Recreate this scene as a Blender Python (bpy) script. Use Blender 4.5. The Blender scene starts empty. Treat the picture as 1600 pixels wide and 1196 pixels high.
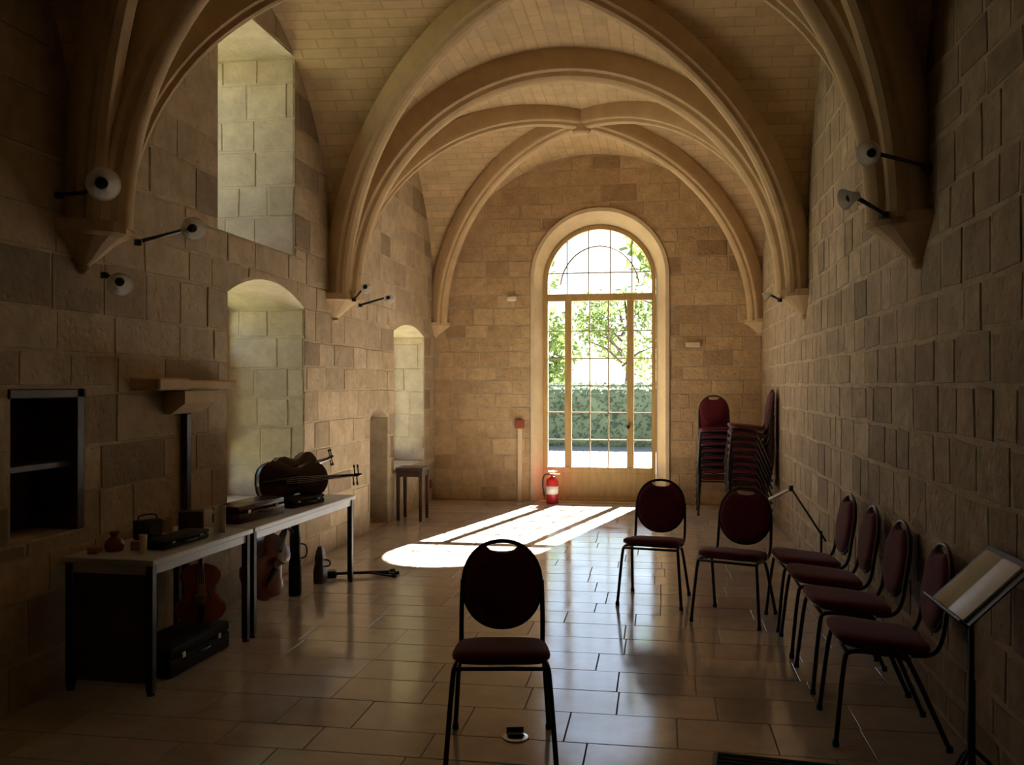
import bpy, bmesh, math, random
from mathutils import Vector, Matrix

# ------------------------------------------------------------------ camera, sky, sun, exposure
sc = bpy.context.scene
COL = sc.collection
R = math.radians
EYE = 1.64
cam_d = bpy.data.cameras.new('camera'); cam = bpy.data.objects.new('camera', cam_d); COL.objects.link(cam)
cam_d.sensor_width = 36.0; cam_d.lens = 31.815; cam_d.clip_end = 400; cam_d.clip_start = 0.05
cam.location = (0, 0, EYE); cam.rotation_euler = (R(90.17), 0, R(9.24))
sc.camera = cam

SUN_DIR = Vector((-1.27, -5.06, -3.9)).normalized()
world = bpy.data.worlds.new('sky'); sc.world = world; world.use_nodes = True
wn = world.node_tree.nodes; wl = world.node_tree.links
for n in list(wn): wn.remove(n)
w_out = wn.new('ShaderNodeOutputWorld'); w_bg = wn.new('ShaderNodeBackground'); w_sky = wn.new('ShaderNodeTexSky')
w_sky.sky_type = 'NISHITA'; w_sky.sun_disc = False
w_sky.sun_elevation = math.asin(-SUN_DIR.z); w_sky.sun_rotation = math.atan2(-SUN_DIR.x, -SUN_DIR.y)
w_sky.air_density = 1.0; w_sky.dust_density = 0.6; w_sky.ozone_density = 1.0
w_bg.inputs['Strength'].default_value = 0.19
wl.new(w_sky.outputs['Color'], w_bg.inputs['Color']); wl.new(w_bg.outputs['Background'], w_out.inputs['Surface'])

sun_d = bpy.data.lights.new('sun', 'SUN'); sun = bpy.data.objects.new('sun', sun_d); COL.objects.link(sun)
sun_d.energy = 50.0; sun_d.angle = R(0.55); sun_d.color = (1.0, 0.95, 0.87)
sun.rotation_euler = SUN_DIR.to_track_quat('-Z', 'Y').to_euler(); sun.location = (6, 30, 25)

sc.view_settings.view_transform = 'Standard'; sc.view_settings.look = 'None'
sc.view_settings.gamma = 1.0; sc.view_settings.use_curve_mapping = False
sc.view_settings.exposure = 0.9
sc.cycles.use_denoising = True
sc.cycles.max_bounces = 14; sc.cycles.diffuse_bounces = 8; sc.cycles.glossy_bounces = 5
sc.cycles.transparent_max_bounces = 24; sc.cycles.sample_clamp_indirect = 8.0
sc.cycles.caustics_reflective = True

def portal(loc, rot, sx, sy):
    d = bpy.data.lights.new('window_portal', 'AREA'); d.shape = 'RECTANGLE'; d.size = sx; d.size_y = sy
    d.cycles.is_portal = True
    o = bpy.data.objects.new('window_portal', d); COL.objects.link(o); o.location = loc; o.rotation_euler = rot

# ------------------------------------------------------------------ helpers
rnd = random.Random(11)

def mat(name, base, rough=0.7, spec=0.4, var=0.0, cols=None, noise=0.0, nscale=6.0, bump=0.0, bscale=25.0,
        metal=0.0, rough_var=0.0, uv_brick=None, sheen=0.0, pits=0.0, stretch=None, transl=0.0):
    """procedural material: per-object random colour, noise mottling, fine relief"""
    m = bpy.data.materials.new(name); m.use_nodes = True
    nt = m.node_tree; N = nt.nodes; L = nt.links
    b = N['Principled BSDF']
    b.inputs['Roughness'].default_value = rough
    b.inputs['Specular IOR Level'].default_value = spec
    b.inputs['Metallic'].default_value = metal
    if sheen: b.inputs['Sheen Weight'].default_value = sheen
    tc = N.new('ShaderNodeTexCoord')
    vec = tc.outputs['Object']
    if stretch:
        mp = N.new('ShaderNodeMapping'); mp.inputs['Scale'].default_value = stretch
        L.new(vec, mp.inputs['Vector']); vec = mp.outputs['Vector']
    if cols:
        oi = N.new('ShaderNodeObjectInfo'); cr = N.new('ShaderNodeValToRGB'); cr.color_ramp.interpolation = 'LINEAR'
        els = cr.color_ramp.elements
        while len(els) < len(cols): els.new(0.5)
        for i, c in enumerate(cols):
            els[i].position = i / max(1, len(cols) - 1); els[i].color = (*c, 1)
        L.new(oi.outputs['Random'], cr.inputs['Fac']); col = cr.outputs['Color']
    else:
        rgb = N.new('ShaderNodeRGB'); rgb.outputs[0].default_value = (*base, 1); col = rgb.outputs[0]
    if noise:
        nz = N.new('ShaderNodeTexNoise'); nz.inputs['Scale'].default_value = nscale; nz.inputs['Detail'].default_value = 6
        nz.inputs['Roughness'].default_value = 0.65
        L.new(vec, nz.inputs['Vector'])
        mr = N.new('ShaderNodeMapRange'); mr.inputs['From Min'].default_value = 0.3; mr.inputs['From Max'].default_value = 0.7
        mr.inputs['To Min'].default_value = 1 - noise; mr.inputs['To Max'].default_value = 1 + noise * 0.6
        L.new(nz.outputs['Fac'], mr.inputs['Value'])
        mx = N.new('ShaderNodeVectorMath'); mx.operation = 'SCALE'
        L.new(col, mx.inputs[0]); L.new(mr.outputs['Result'], mx.inputs['Scale']); col = mx.outputs['Vector']
    height = None
    if bump:
        bz = N.new('ShaderNodeTexNoise'); bz.inputs['Scale'].default_value = bscale; bz.inputs['Detail'].default_value = 8
        bz.inputs['Roughness'].default_value = 0.6
        L.new(vec, bz.inputs['Vector']); height = bz.outputs['Fac']
        if pits:
            vo = N.new('ShaderNodeTexVoronoi'); vo.inputs['Scale'].default_value = bscale * 0.7
            L.new(vec, vo.inputs['Vector'])
            pm = N.new('ShaderNodeMapRange'); pm.inputs['From Max'].default_value = 0.35; pm.inputs['To Min'].default_value = -pits; pm.inputs['To Max'].default_value = 0
            L.new(vo.outputs['Distance'], pm.inputs['Value'])
            ad = N.new('ShaderNodeMath'); ad.operation = 'ADD'; L.new(height, ad.inputs[0]); L.new(pm.outputs['Result'], ad.inputs[1]); height = ad.outputs[0]
    if uv_brick:
        bw, bh, mcol = uv_brick
        bt = N.new('ShaderNodeTexBrick'); bt.inputs['Scale'].default_value = 1.0
        bt.inputs['Brick Width'].default_value = bw; bt.inputs['Row Height'].default_value = bh
        bt.inputs['Mortar Size'].default_value = 0.008; bt.inputs['Mortar Smooth'].default_value = 0.4
        bt.inputs['Color1'].default_value = (0.88, 0.88, 0.88, 1); bt.inputs['Color2'].default_value = (1.08, 1.05, 1.0, 1); bt.inputs['Mortar'].default_value = (*mcol, 1)
        L.new(tc.outputs['UV'], bt.inputs['Vector'])
        m2 = N.new('ShaderNodeVectorMath'); m2.operation = 'MULTIPLY'
        L.new(col, m2.inputs[0]); L.new(bt.outputs['Color'], m2.inputs[1]); col = m2.outputs['Vector']
        if height is not None:
            sb = N.new('ShaderNodeMath'); sb.operation = 'SUBTRACT'; L.new(height, sb.inputs[0]); L.new(bt.outputs['Fac'], sb.inputs[1]); height = sb.outputs[0]
    if height is not None:
        bp = N.new('ShaderNodeBump'); bp.inputs['Strength'].default_value = bump; bp.inputs['Distance'].default_value = 0.01
        L.new(height, bp.inputs['Height']); L.new(bp.outputs['Normal'], b.inputs['Normal'])
    if rough_var:
        rz = N.new('ShaderNodeTexNoise'); rz.inputs['Scale'].default_value = 3.0; rz.inputs['Detail'].default_value = 4
        L.new(tc.outputs['Object'], rz.inputs['Vector'])
        rm = N.new('ShaderNodeMapRange'); rm.inputs['From Min'].default_value = 0.3; rm.inputs['From Max'].default_value = 0.7
        rm.inputs['To Min'].default_value = rough - rough_var; rm.inputs['To Max'].default_value = rough + rough_var
        L.new(rz.outputs['Fac'], rm.inputs['Value']); L.new(rm.outputs['Result'], b.inputs['Roughness'])
    L.new(col, b.inputs['Base Color'])
    if transl:
        tr = N.new('ShaderNodeBsdfTranslucent'); mxs = N.new('ShaderNodeMixShader'); mxs.inputs['Fac'].default_value = transl
        L.new(col, tr.inputs['Color']); L.new(b.outputs['BSDF'], mxs.inputs[1]); L.new(tr.outputs['BSDF'], mxs.inputs[2])
        L.new(mxs.outputs['Shader'], N['Material Output'].inputs['Surface'])
    return m

M = {}
M['stone'] = mat('limestone_block', (0.5, 0.38, 0.22), rough=0.9, spec=0.2,
                 cols=[(0.24, 0.18, 0.115), (0.42, 0.325, 0.21), (0.50, 0.39, 0.255), (0.45, 0.345, 0.22), (0.39, 0.305, 0.20), (0.54, 0.425, 0.28)],
                 noise=0.22, nscale=7, bump=0.9, bscale=22, pits=0.5)
M['stone_far'] = mat('warm_limestone_block', (0.5, 0.38, 0.22), rough=0.9, spec=0.2,
                 cols=[(0.34, 0.225, 0.12), (0.50, 0.35, 0.195), (0.57, 0.405, 0.23), (0.52, 0.365, 0.205), (0.44, 0.305, 0.17), (0.60, 0.435, 0.25)],
                 noise=0.22, nscale=7, bump=0.9, bscale=22, pits=0.5)
M['stone_rubble'] = mat('rubble_block', (0.4, 0.3, 0.2), rough=0.9, spec=0.2,
                 cols=[(0.24, 0.18, 0.12), (0.40, 0.31, 0.21), (0.32, 0.25, 0.165), (0.46, 0.36, 0.245), (0.36, 0.275, 0.18), (0.50, 0.40, 0.27)],
                 noise=0.3, nscale=7, bump=1.0, bscale=20, pits=0.6)
M['mortar'] = mat('lime_mortar', (0.48, 0.385, 0.26), rough=0.95, spec=0.15, noise=0.25, nscale=5, bump=0.9, bscale=45)
M['reveal'] = mat('pale_reveal_stone', (0.70, 0.60, 0.45), rough=0.9, spec=0.2, noise=0.18, nscale=6, bump=0.6, bscale=25)
M['reveal_block'] = mat('pale_reveal_block', (0.6, 0.53, 0.4), rough=0.9, spec=0.2,
                        cols=[(0.62, 0.53, 0.39), (0.71, 0.61, 0.46), (0.66, 0.56, 0.42), (0.75, 0.65, 0.50)], noise=0.2, nscale=6, bump=0.6, bscale=22, pits=0.3)
M['vault'] = mat('vault_stone', (0.58, 0.435, 0.25), rough=0.9, spec=0.2, noise=0.16, nscale=4, bump=0.5, bscale=18, uv_brick=(0.34, 0.115, (0.86, 0.83, 0.78)))
M['rib'] = mat('rib_stone', (0.56, 0.405, 0.225), rough=0.85, spec=0.25, noise=0.14, nscale=5, bump=0.35, bscale=20)
M['dressed'] = mat('dressed_stone', (0.70, 0.57, 0.37), rough=0.85, spec=0.25, noise=0.1, nscale=5, bump=0.25, bscale=25)
M['tile'] = mat('floor_limestone', (0.5, 0.4, 0.3), rough=0.13, spec=0.85,
                cols=[(0.40, 0.335, 0.28), (0.49, 0.415, 0.35), (0.44, 0.37, 0.31), (0.53, 0.45, 0.38)],
                noise=0.16, nscale=5, bump=0.04, bscale=5, rough_var=0.04)
M['grout'] = mat('floor_grout', (0.22, 0.17, 0.12), rough=0.8, noise=0.2, nscale=10)
M['oak'] = mat('ochre_wood', (0.50, 0.34, 0.13), rough=0.5, spec=0.4, noise=0.2, nscale=3, bump=0.15, bscale=12, stretch=(6, 6, 0.8))
M['bar'] = mat('glazing_bar_paint', (0.34, 0.27, 0.17), rough=0.5)
M['darkwood'] = mat('dark_wood', (0.055, 0.03, 0.018), rough=0.5, noise=0.3, nscale=4, bump=0.1, bscale=15, stretch=(4, 4, 0.7))
M['fabric'] = mat('burgundy_fabric', (0.105, 0.008, 0.018), rough=0.95, spec=0.15, noise=0.15, nscale=40, bump=0.25, bscale=260, sheen=0.25)
M['frame'] = mat('dark_bronze_metal', (0.045, 0.032, 0.028), rough=0.35, spec=0.5, metal=0.6, noise=0.1)
M['black'] = mat('black_metal', (0.012, 0.012, 0.013), rough=0.45, spec=0.5, noise=0.1)
M['blackcase'] = mat('black_case_cloth', (0.014, 0.013, 0.014), rough=0.8, noise=0.2, nscale=30, bump=0.2, bscale=120)
M['laminate'] = mat('grey_laminate', (0.50, 0.51, 0.52), rough=0.4, spec=0.5, noise=0.06, nscale=8)
M['chrome'] = mat('spot_reflector', (0.85, 0.84, 0.8), rough=0.25, spec=0.6, metal=0.3)
M['frost'] = mat('frosted_glass_shade', (0.85, 0.83, 0.78), rough=0.25, spec=0.6, noise=0.04, transl=0.55)
M['white'] = mat('white_paint', (0.82, 0.8, 0.75), rough=0.45, spec=0.4, noise=0.04)
M['cream'] = mat('cream_paper', (0.72, 0.66, 0.46), rough=0.8, noise=0.05)
M['paper'] = mat('white_paper', (0.86, 0.88, 0.94), rough=0.38, spec=0.6, noise=0.03)
M['red'] = mat('red_paint', (0.50, 0.02, 0.02), rough=0.35, spec=0.5, noise=0.05)
M['redbrown'] = mat('red_brown_plastic', (0.30, 0.07, 0.03), rough=0.5, noise=0.05)
M['varnish_dark'] = mat('dark_varnish', (0.05, 0.014, 0.010), rough=0.25, spec=0.5, noise=0.25, nscale=3, stretch=(1, 5, 5))
M['varnish_orange'] = mat('orange_varnish', (0.34, 0.085, 0.02), rough=0.3, spec=0.5, noise=0.25, nscale=3, stretch=(1, 5, 5))
M['varnish_red'] = mat('red_brown_varnish', (0.20, 0.04, 0.014), rough=0.3, spec=0.5, noise=0.25, nscale=3, stretch=(1, 5, 5))
M['ebony'] = mat('ebony', (0.01, 0.008, 0.007), rough=0.4)
M['rubber'] = mat('dark_mat_fibre', (0.018, 0.014, 0.010), rough=0.95, noise=0.3, nscale=40, bump=0.5, bscale=200)
M['pink'] = mat('dusty_pink_card', (0.40, 0.16, 0.15), rough=0.7, noise=0.1)
M['olive'] = mat('olive_card', (0.10, 0.09, 0.04), rough=0.7, noise=0.1)
M['gravel'] = mat('pale_gravel', (0.34, 0.32, 0.28), rough=0.95, noise=0.2, nscale=3, bump=0.5, bscale=30)
M['leaf'] = mat('tree_leaf', (0.16, 0.22, 0.07), rough=0.6, spec=0.3, noise=0.35, nscale=0.6, transl=0.45)
M['hedge'] = mat('hedge_leaf', (0.17, 0.215, 0.16), rough=0.6, spec=0.3, noise=0.3, nscale=1.5, transl=0.4)  # leaf colour lightened to stand in for outdoor haze
M['lawn'] = mat('lawn_grass', (0.24, 0.24, 0.13), rough=0.9, noise=0.3, nscale=2, bump=0.5, bscale=60)
M['bark'] = mat('bark', (0.09, 0.065, 0.045), rough=0.95, noise=0.3, bump=0.6, bscale=20)
def glass_mat():
    m = bpy.data.materials.new('window_glass'); m.use_nodes = True; N = m.node_tree.nodes; L = m.node_tree.links
    N.remove(N['Principled BSDF'])
    t = N.new('ShaderNodeBsdfTransparent'); t.inputs['Color'].default_value = (0.93, 0.96, 0.96, 1)
    g = N.new('ShaderNodeBsdfGlossy'); g.inputs['Roughness'].default_value = 0.03
    f = N.new('ShaderNodeFresnel'); f.inputs['IOR'].default_value = 1.35
    x = N.new('ShaderNodeMixShader')
    L.new(f.outputs['Fac'], x.inputs['Fac']); L.new(t.outputs['BSDF'], x.inputs[1]); L.new(g.outputs['BSDF'], x.inputs[2])
    L.new(x.outputs['Shader'], N['Material Output'].inputs['Surface'])
    return m
M['glass'] = glass_mat()

def finish(bm, name, m, parent=None, smooth=False, angle=None):
    bmesh.ops.recalc_face_normals(bm, faces=bm.faces)
    me = bpy.data.meshes.new(name); bm.to_mesh(me); bm.free()
    me.materials.append(M[m])
    if smooth:
        me.polygons.foreach_set('use_smooth', [True] * len(me.polygons))
        if angle is not None:
            try: me.set_sharp_from_angle(angle=R(angle))
            except Exception: pass
    o = bpy.data.objects.new(name, me); COL.objects.link(o)
    if parent: o.parent = parent
    return o

def B(): return bmesh.new()

def add_geo(bm, verts, faces):
    vs = [bm.verts.new(v) for v in verts]
    for f in faces:
        try: bm.faces.new([vs[i] for i in f])
        except ValueError: pass
    return vs

def box(bm, lo, hi, bev=0.0, mtx=None, seg=1):
    t = bmesh.new()
    x0, y0, z0 = lo; x1, y1, z1 = hi
    add_geo(t, [(x0,y0,z0),(x1,y0,z0),(x1,y1,z0),(x0,y1,z0),(x0,y0,z1),(x1,y0,z1),(x1,y1,z1),(x0,y1,z1)],
            [(0,3,2,1),(4,5,6,7),(0,1,5,4),(1,2,6,5),(2,3,7,6),(3,0,4,7)])
    if bev: bmesh.ops.bevel(t, geom=list(t.edges) + list(t.verts), offset=bev, segments=seg, profile=0.5, affect='EDGES', clamp_overlap=True)
    merge(bm, t, mtx)

def merge(bm, t, mtx=None):
    if mtx is not None: bmesh.ops.transform(t, matrix=mtx, verts=t.verts)
    t.verts.index_update()
    vs = [bm.verts.new(v.co) for v in t.verts]
    for f in t.faces:
        try: bm.faces.new([vs[v.index] for v in f.verts])
        except ValueError: pass
    t.free()

def loft(bm, rings, closed=True, caps=True):
    n = len(rings[0]); vs = [[bm.verts.new(p) for p in r] for r in rings]
    for a, b in zip(vs[:-1], vs[1:]):
        for i in range(n if closed else n - 1):
            j = (i + 1) % n
            try: bm.faces.new((a[i], a[j], b[j], b[i]))
            except ValueError: pass
    if caps and closed:
        for r in (vs[0], vs[-1]):
            try: bm.faces.new(r)
            except ValueError: pass

def tube(bm, pts, r, n=8, caps=True, closed=False):
    pts = [Vector(p) for p in pts]; k = len(pts)
    rad = r if isinstance(r, (list, tuple)) else [r] * k
    rings = []; up = None
    for i, p in enumerate(pts):
        if closed: t = (pts[(i + 1) % k] - pts[i - 1]).normalized()
        else: t = (pts[min(i + 1, k - 1)] - pts[max(i - 1, 0)]).normalized()
        if up is None:
            up = Vector((0, 0, 1)) if abs(t.z) < 0.9 else Vector((0, 1, 0))
        side = t.cross(up).normalized(); up = side.cross(t).normalized()
        rings.append([p + (side * math.cos(2*math.pi*j/n) + up * math.sin(2*math.pi*j/n)) * rad[i] for j in range(n)])
    if closed: rings.append(rings[0]); caps = False
    loft(bm, rings, True, caps)

def lathe(bm, prof, n=20, mtx=None):
    """prof: (r, z) pairs"""
    t = bmesh.new()
    rings = [[Vector((max(r, 1e-4) * math.cos(2*math.pi*j/n), max(r, 1e-4) * math.sin(2*math.pi*j/n), z)) for j in range(n)] for r, z in prof]
    loft(t, rings)
    merge(bm, t, mtx)

def smooth_path(pts, it=2):
    pts = [Vector(p) for p in pts]
    for _ in range(it):
        q = [pts[0]]
        for a, b in zip(pts[:-1], pts[1:]):
            q += [a * 0.75 + b * 0.25, a * 0.25 + b * 0.75]
        q.append(pts[-1]); pts = q
    return pts

def thing(name, label, cat, loc=(0, 0, 0), rotz=0.0, group=None):
    o = bpy.data.objects.new(name, None); COL.objects.link(o); o.empty_display_size = 0.1
    o.location = loc; o.rotation_euler = (0, 0, rotz); tag(o, label, cat, group)
    return o
def tag(o, label, cat, group=None):
    o['label'] = label; o['category'] = cat
    if group: o['group'] = group
    return o
def struct(o):
    o['kind'] = 'structure'; return o
def sempty(name):
    o = bpy.data.objects.new(name, None); COL.objects.link(o); o.empty_display_size = 0.1; o['kind'] = 'structure'; return o
def dup(root, loc, rot, label=None, group=None):
    r = root.copy(); COL.objects.link(r); r.location = loc; r.rotation_euler = rot
    if label: r['label'] = label
    if group: r['group'] = group
    for ch in list(root.children):
        c = ch.copy(); COL.objects.link(c); c.parent = r
        for g in list(ch.children):
            d = g.copy(); COL.objects.link(d); d.parent = c
    return r

# ------------------------------------------------------------------ room dimensions
XL, XR = -3.20, 1.38            # side walls
YF, YB = 12.70, -11.2            # far wall, back wall
XC = (XL + XR) / 2; A = (XR - XL) / 2
ZS, RISE = 2.51, 2.37           # springing, rise of the vault
# transverse arches: position on the left wall and the skew gained by the right wall
BAYS = [-11.2, -7.25, -3.30, 0.68, 4.62, 8.60, 12.70]
NB = len(BAYS) - 1
SKEW = [0.0, 0.15, 0.3, 0.45, 0.50, 0.35, 0.0]
def bline(i, x): return BAYS[i] + SKEW[i] * (x - XL) / (XR - XL)
def vault_z_wall(y, x):         # vault height on a side wall
    for i in range(NB):
        b0, b1 = bline(i, x), bline(i + 1, x)
        if b0 <= y <= b1:
            t = (y - (b0 + b1) / 2) / ((b1 - b0) / 2); return ZS + RISE * math.sqrt(max(0, 1 - t * t))
    return ZS
def vault_z_left(y): return vault_z_wall(y, XL)
def vault_z_right(y): return vault_z_wall(y, XR)
def vault_z_end(x):
    t = (x - XC) / A; return ZS + RISE * math.sqrt(max(0, 1 - t * t))

# ------------------------------------------------------------------ walls with openings
def arc_outline(u0, u1, vb, vs, rise, n=16):
    """closed outline, starting bottom-left, going right, up, over the head"""
    pts = [(u0, vb), (u1, vb), (u1, vs)]
    if rise > 1e-4:
        hw = (u1 - u0) / 2; cu = (u0 + u1) / 2; rad = (hw * hw + rise * rise) / (2 * rise); cv = vs + rise - rad
        a0 = math.atan2(vs - cv, hw)
        for i in range(1, n):
            a = a0 + (math.pi - 2 * a0) * i / n; pts.append((cu + rad * math.cos(a), cv + rad * math.sin(a)))
    pts.append((u0, vs))
    return pts
def head(u, o):
    u0, u1, vb, vs, rise = o
    if rise < 1e-4: return vs
    hw = (u1 - u0) / 2; cu = (u0 + u1) / 2; rad = (hw * hw + rise * rise) / (2 * rise); cv = vs + rise - rad
    return cv + math.sqrt(max(0, rad * rad - (u - cu) ** 2))
def wall_face(bm, P, u0, u1, v0, v1, ops):
    cuts = {u0, u1}; v0 = v0 - 0.3
    for o in ops:
        k = 16 if o[4] > 1e-4 else 1
        hw = (o[1]-o[0])/2; cu = (o[0]+o[1])/2
        for i in range(k + 1): cuts.add(round(cu - hw * math.cos(math.pi * i / k), 5))
    cuts = sorted(cuts)
    for a, b in zip(cuts[:-1], cuts[1:]):
        mid = (a + b) / 2
        inside = sorted([o for o in ops if o[0] < mid < o[1]], key=lambda o: o[2])
        lo_a = lo_b = v0
        for o in inside:
            if o[2] > lo_a + 1e-4: add_geo(bm, [P(a, lo_a, 0), P(b, lo_b, 0), P(b, o[2], 0), P(a, o[2], 0)], [(0, 1, 2, 3)])
            lo_a, lo_b = head(a, o), head(b, o)
        add_geo(bm, [P(a, lo_a, 0), P(b, lo_b, 0), P(b, v1, 0), P(a, v1, 0)], [(0, 1, 2, 3)])
def reveal(bm, P, out0, d0, out1, d1):
    loft(bm, [[P(u, v, d0) for u, v in out0], [P(u, v, d1) for u, v in out1]], True, False)

def clip_half(poly, nx, ny, d):
    """keep nx*u+ny*v >= d"""
    res = []
    for i, p in enumerate(poly):
        q = poly[(i + 1) % len(poly)]
        a = nx * p[0] + ny * p[1] - d; b = nx * q[0] + ny * q[1] - d
        if a >= 0: res.append(p)
        if (a >= 0) != (b >= 0):
            t = a / (a - b); res.append((p[0] + (q[0]-p[0]) * t, p[1] + (q[1]-p[1]) * t))
    return res
def poly_area(p):
    return abs(sum(p[i][0]*p[(i+1)%len(p)][1] - p[(i+1)%len(p)][0]*p[i][1] for i in range(len(p)))) / 2
def stone_mesh(bm, P, poly, H, c=0.006):
    c = min(c, H * 0.6)
    cu = sum(p[0] for p in poly) / len(poly); cv = sum(p[1] for p in poly) / len(poly)
    def inset(k):
        out = []
        for p in poly:
            dx, dy = cu - p[0], cv - p[1]; l = math.hypot(dx, dy) or 1; s = min(0.35, k / l)
            out.append((p[0] + dx * s, p[1] + dy * s))
        return out
    i1 = inset(c * 1.5)
    loft(bm, [[P(u, v, 0.02) for u, v in poly], [P(u, v, -(H - c)) for u, v in poly], [P(u, v, -H) for u, v in i1]], True, False)
    vs = [P(u, v, -H) for u, v in i1]
    add_geo(bm, vs, [tuple(range(len(vs)))])
def lay_blocks(u0, u1, v0, v1, ops, roof, rows=(0.2, 0.31), lens=(0.26, 0.62), joint=0.018, seed=1, margin=0.0, jit=0.006):
    rg = random.Random(seed); polys = []
    v = v0
    while v < v1 - 0.02:
        h = rg.uniform(*rows)
        if v + h > v1 - 0.08: h = v1 - v
        u = u0 - rg.uniform(0, lens[0])
        while u < u1 - 0.02:
            l = rg.uniform(*lens); a, b = max(u, u0), min(u + l, u1); u += l
            if u1 - b < 0.1: b = u1; u = u1
            if b - a < 0.05: continue
            cand = [(a + joint/2, b - joint/2, v + joint/2, v + h - joint/2)]
            for o in ops:
                p0, p1, q0, q1 = o[0] - margin, o[1] + margin, o[2] - margin, o[3]
                nxt = []
                for (ca, cb, cc, cd) in cand:
                    if cb <= p0 or ca >= p1 or cd <= q0 or cc >= q1: nxt.append((ca, cb, cc, cd)); continue
                    if cc < q0 - 0.05: nxt.append((ca, cb, cc, q0 - joint))
                    lo, hi = max(cc, q0), min(cd, q1)
                    if ca < p0 - 0.05 and hi - lo > 0.05: nxt.append((ca, p0 - joint/2, lo, hi))
                    if cb > p1 + 0.05 and hi - lo > 0.05: nxt.append((p1 + joint/2, cb, lo, hi))
                    if cd > q1 + 0.05: nxt.append((ca, cb, q1 + (joint if o[4] < 1e-4 else 0), cd))
                cand = nxt
            for (ca, cb, cc, cd) in cand:
                if roof and min(roof(ca), roof(cb)) < cc - 0.15 and max(roof(ca), roof(cb), roof((ca+cb)/2)) < cc: continue
                j = lambda: rg.uniform(-jit, jit)
                poly = [(ca + j(), cc + j()), (cb + j(), cc + j()), (cb + j(), cd + j()), (ca + j(), cd + j())]
                for o in ops:
                    if o[4] > 1e-4 and cc >= o[3] - 0.02:
                        hw = (o[1]-o[0])/2; cu = (o[0]+o[1])/2; rad = (hw*hw + o[4]**2) / (2*o[4]); cvv = o[3] + o[4] - rad
                        rr = rad + margin
                        if min(math.hypot(p[0]-cu, p[1]-cvv) for p in poly + [((ca+cb)/2, cc)]) < rr and cb > o[0]-margin and ca < o[1]+margin:
                            mx_, my_ = (ca+cb)/2 - cu, (cc+cd)/2 - cvv; l_ = math.hypot(mx_, my_) or 1
                            nx, ny = mx_/l_, my_/l_
                            poly = clip_half(poly, nx, ny, nx*cu + ny*cvv + rr + joint*0.5)
                            if len(poly) < 3 or poly_area(poly) < 0.004: poly = None; break
                if poly and poly_area(poly) > 0.003: polys.append(poly)
        v += h
    return polys
def put_stones(parent, P, polys, m='stone', hmin=0.002, hmax=0.008, seed=3, limit=300, name='stone'):
    rg = random.Random(seed)
    def shown(p):          # how large the block shows from the camera
        q = P(sum(a[0] for a in p)/len(p), sum(a[1] for a in p)/len(p), 0)
        return poly_area(p) * (abs(q.x) if P in (PL, PR) else q.y) / (q.x*q.x + q.y*q.y) ** 1.5
    if 0 < limit < len(polys): polys = sorted(polys, key=shown, reverse=True)
    rest = None
    for i, p in enumerate(polys):
        H = rg.uniform(hmin, hmax)
        if i < limit:
            bm = B(); stone_mesh(bm, P, p, H); finish(bm, name, m, parent)
        else:
            if rest is None: rest = B()
            stone_mesh(rest, P, p, H)
    if rest is not None:
        o = finish(rest, 'stone_remainder', m, parent); o['kind'] = 'stuff'

# openings: (u0, u1, v_bottom, v_spring, rise)
W2 = (6.36, 7.85, 0.62, 2.34, 0.17)     # lower window, second bay
W3 = (6.21, 7.63, 2.79, 4.56, 0.0)      # upper window above it
W4 = (10.67, 12.12, 0.60, 2.30, 0.12)    # lower window, far bay
HATCH = (4.06, 4.64, 0.84, 1.62, 0.0)
NICHE = (9.755, 10.41, 0.0, 1.26, 0.10)
L_OPS = [W2, W3, W4, HATCH, NICHE]
PL = lambda u, v, d: Vector((XL - d, u, v))          # d into the wall (away from the room)
PR = lambda u, v, d: Vector((XR + d, u, v))
PF = lambda u, v, d: Vector((u, YF + d, v))
PB = lambda u, v, d: Vector((u, YB - d, v))

# left wall
bm = B(); wall_face(bm, PL, YB, YF + 0.5, 0, 5.3, L_OPS)
wall_left = struct(finish(bm, 'wall_left', 'mortar'))
for o, dep in ((W2, 0.74), (W3, 0.95), (W4, 0.48)):
    bm = B(); ol = arc_outline(*o); reveal(bm, PL, ol, 0, ol, dep + 0.22)
    finish(bm, 'window_reveal', 'reveal', wall_left)
for o, dep in ((HATCH, 0.30), (NICHE, 0.45)):
    bm = B(); ol = arc_outline(*o); reveal(bm, PL, ol, 0, ol, dep)
    add_geo(bm, [PL(u, v, dep) for u, v in ol], [tuple(range(len(ol)))])
    finish(bm, 'recess_lining', 'mortar', wall_left)
pl = lay_blocks(3.2, YF, 0, 5.0, L_OPS, vault_z_left, rows=(0.21, 0.34), lens=(0.32, 0.74), seed=21)
put_stones(wall_left, PL, pl, seed=5)
pl2 = lay_blocks(YB, 3.18, 0, 5.0, [], vault_z_left, rows=(0.24, 0.33), lens=(0.4, 0.8), seed=22)
put_stones(wall_left, PL, pl2, seed=6, limit=0)
# blocks of the far jambs of the windows (facing the room's near end)
for o, dep in ((W2, 0.74), (W3, 0.94), (W4, 0.47)):
    PJ = lambda u, v, d, o=o: Vector((XL - u, o[1] + d, v))
    hi = o[3] - 0.005
    put_stones(wall_left, PJ, lay_blocks(0.0, dep, o[2], hi, [], None, rows=(0.24, 0.36), lens=(0.25, 0.42), seed=int(o[0]*10)), m='reveal_block', hmin=0.004, hmax=0.012, seed=9)

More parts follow.
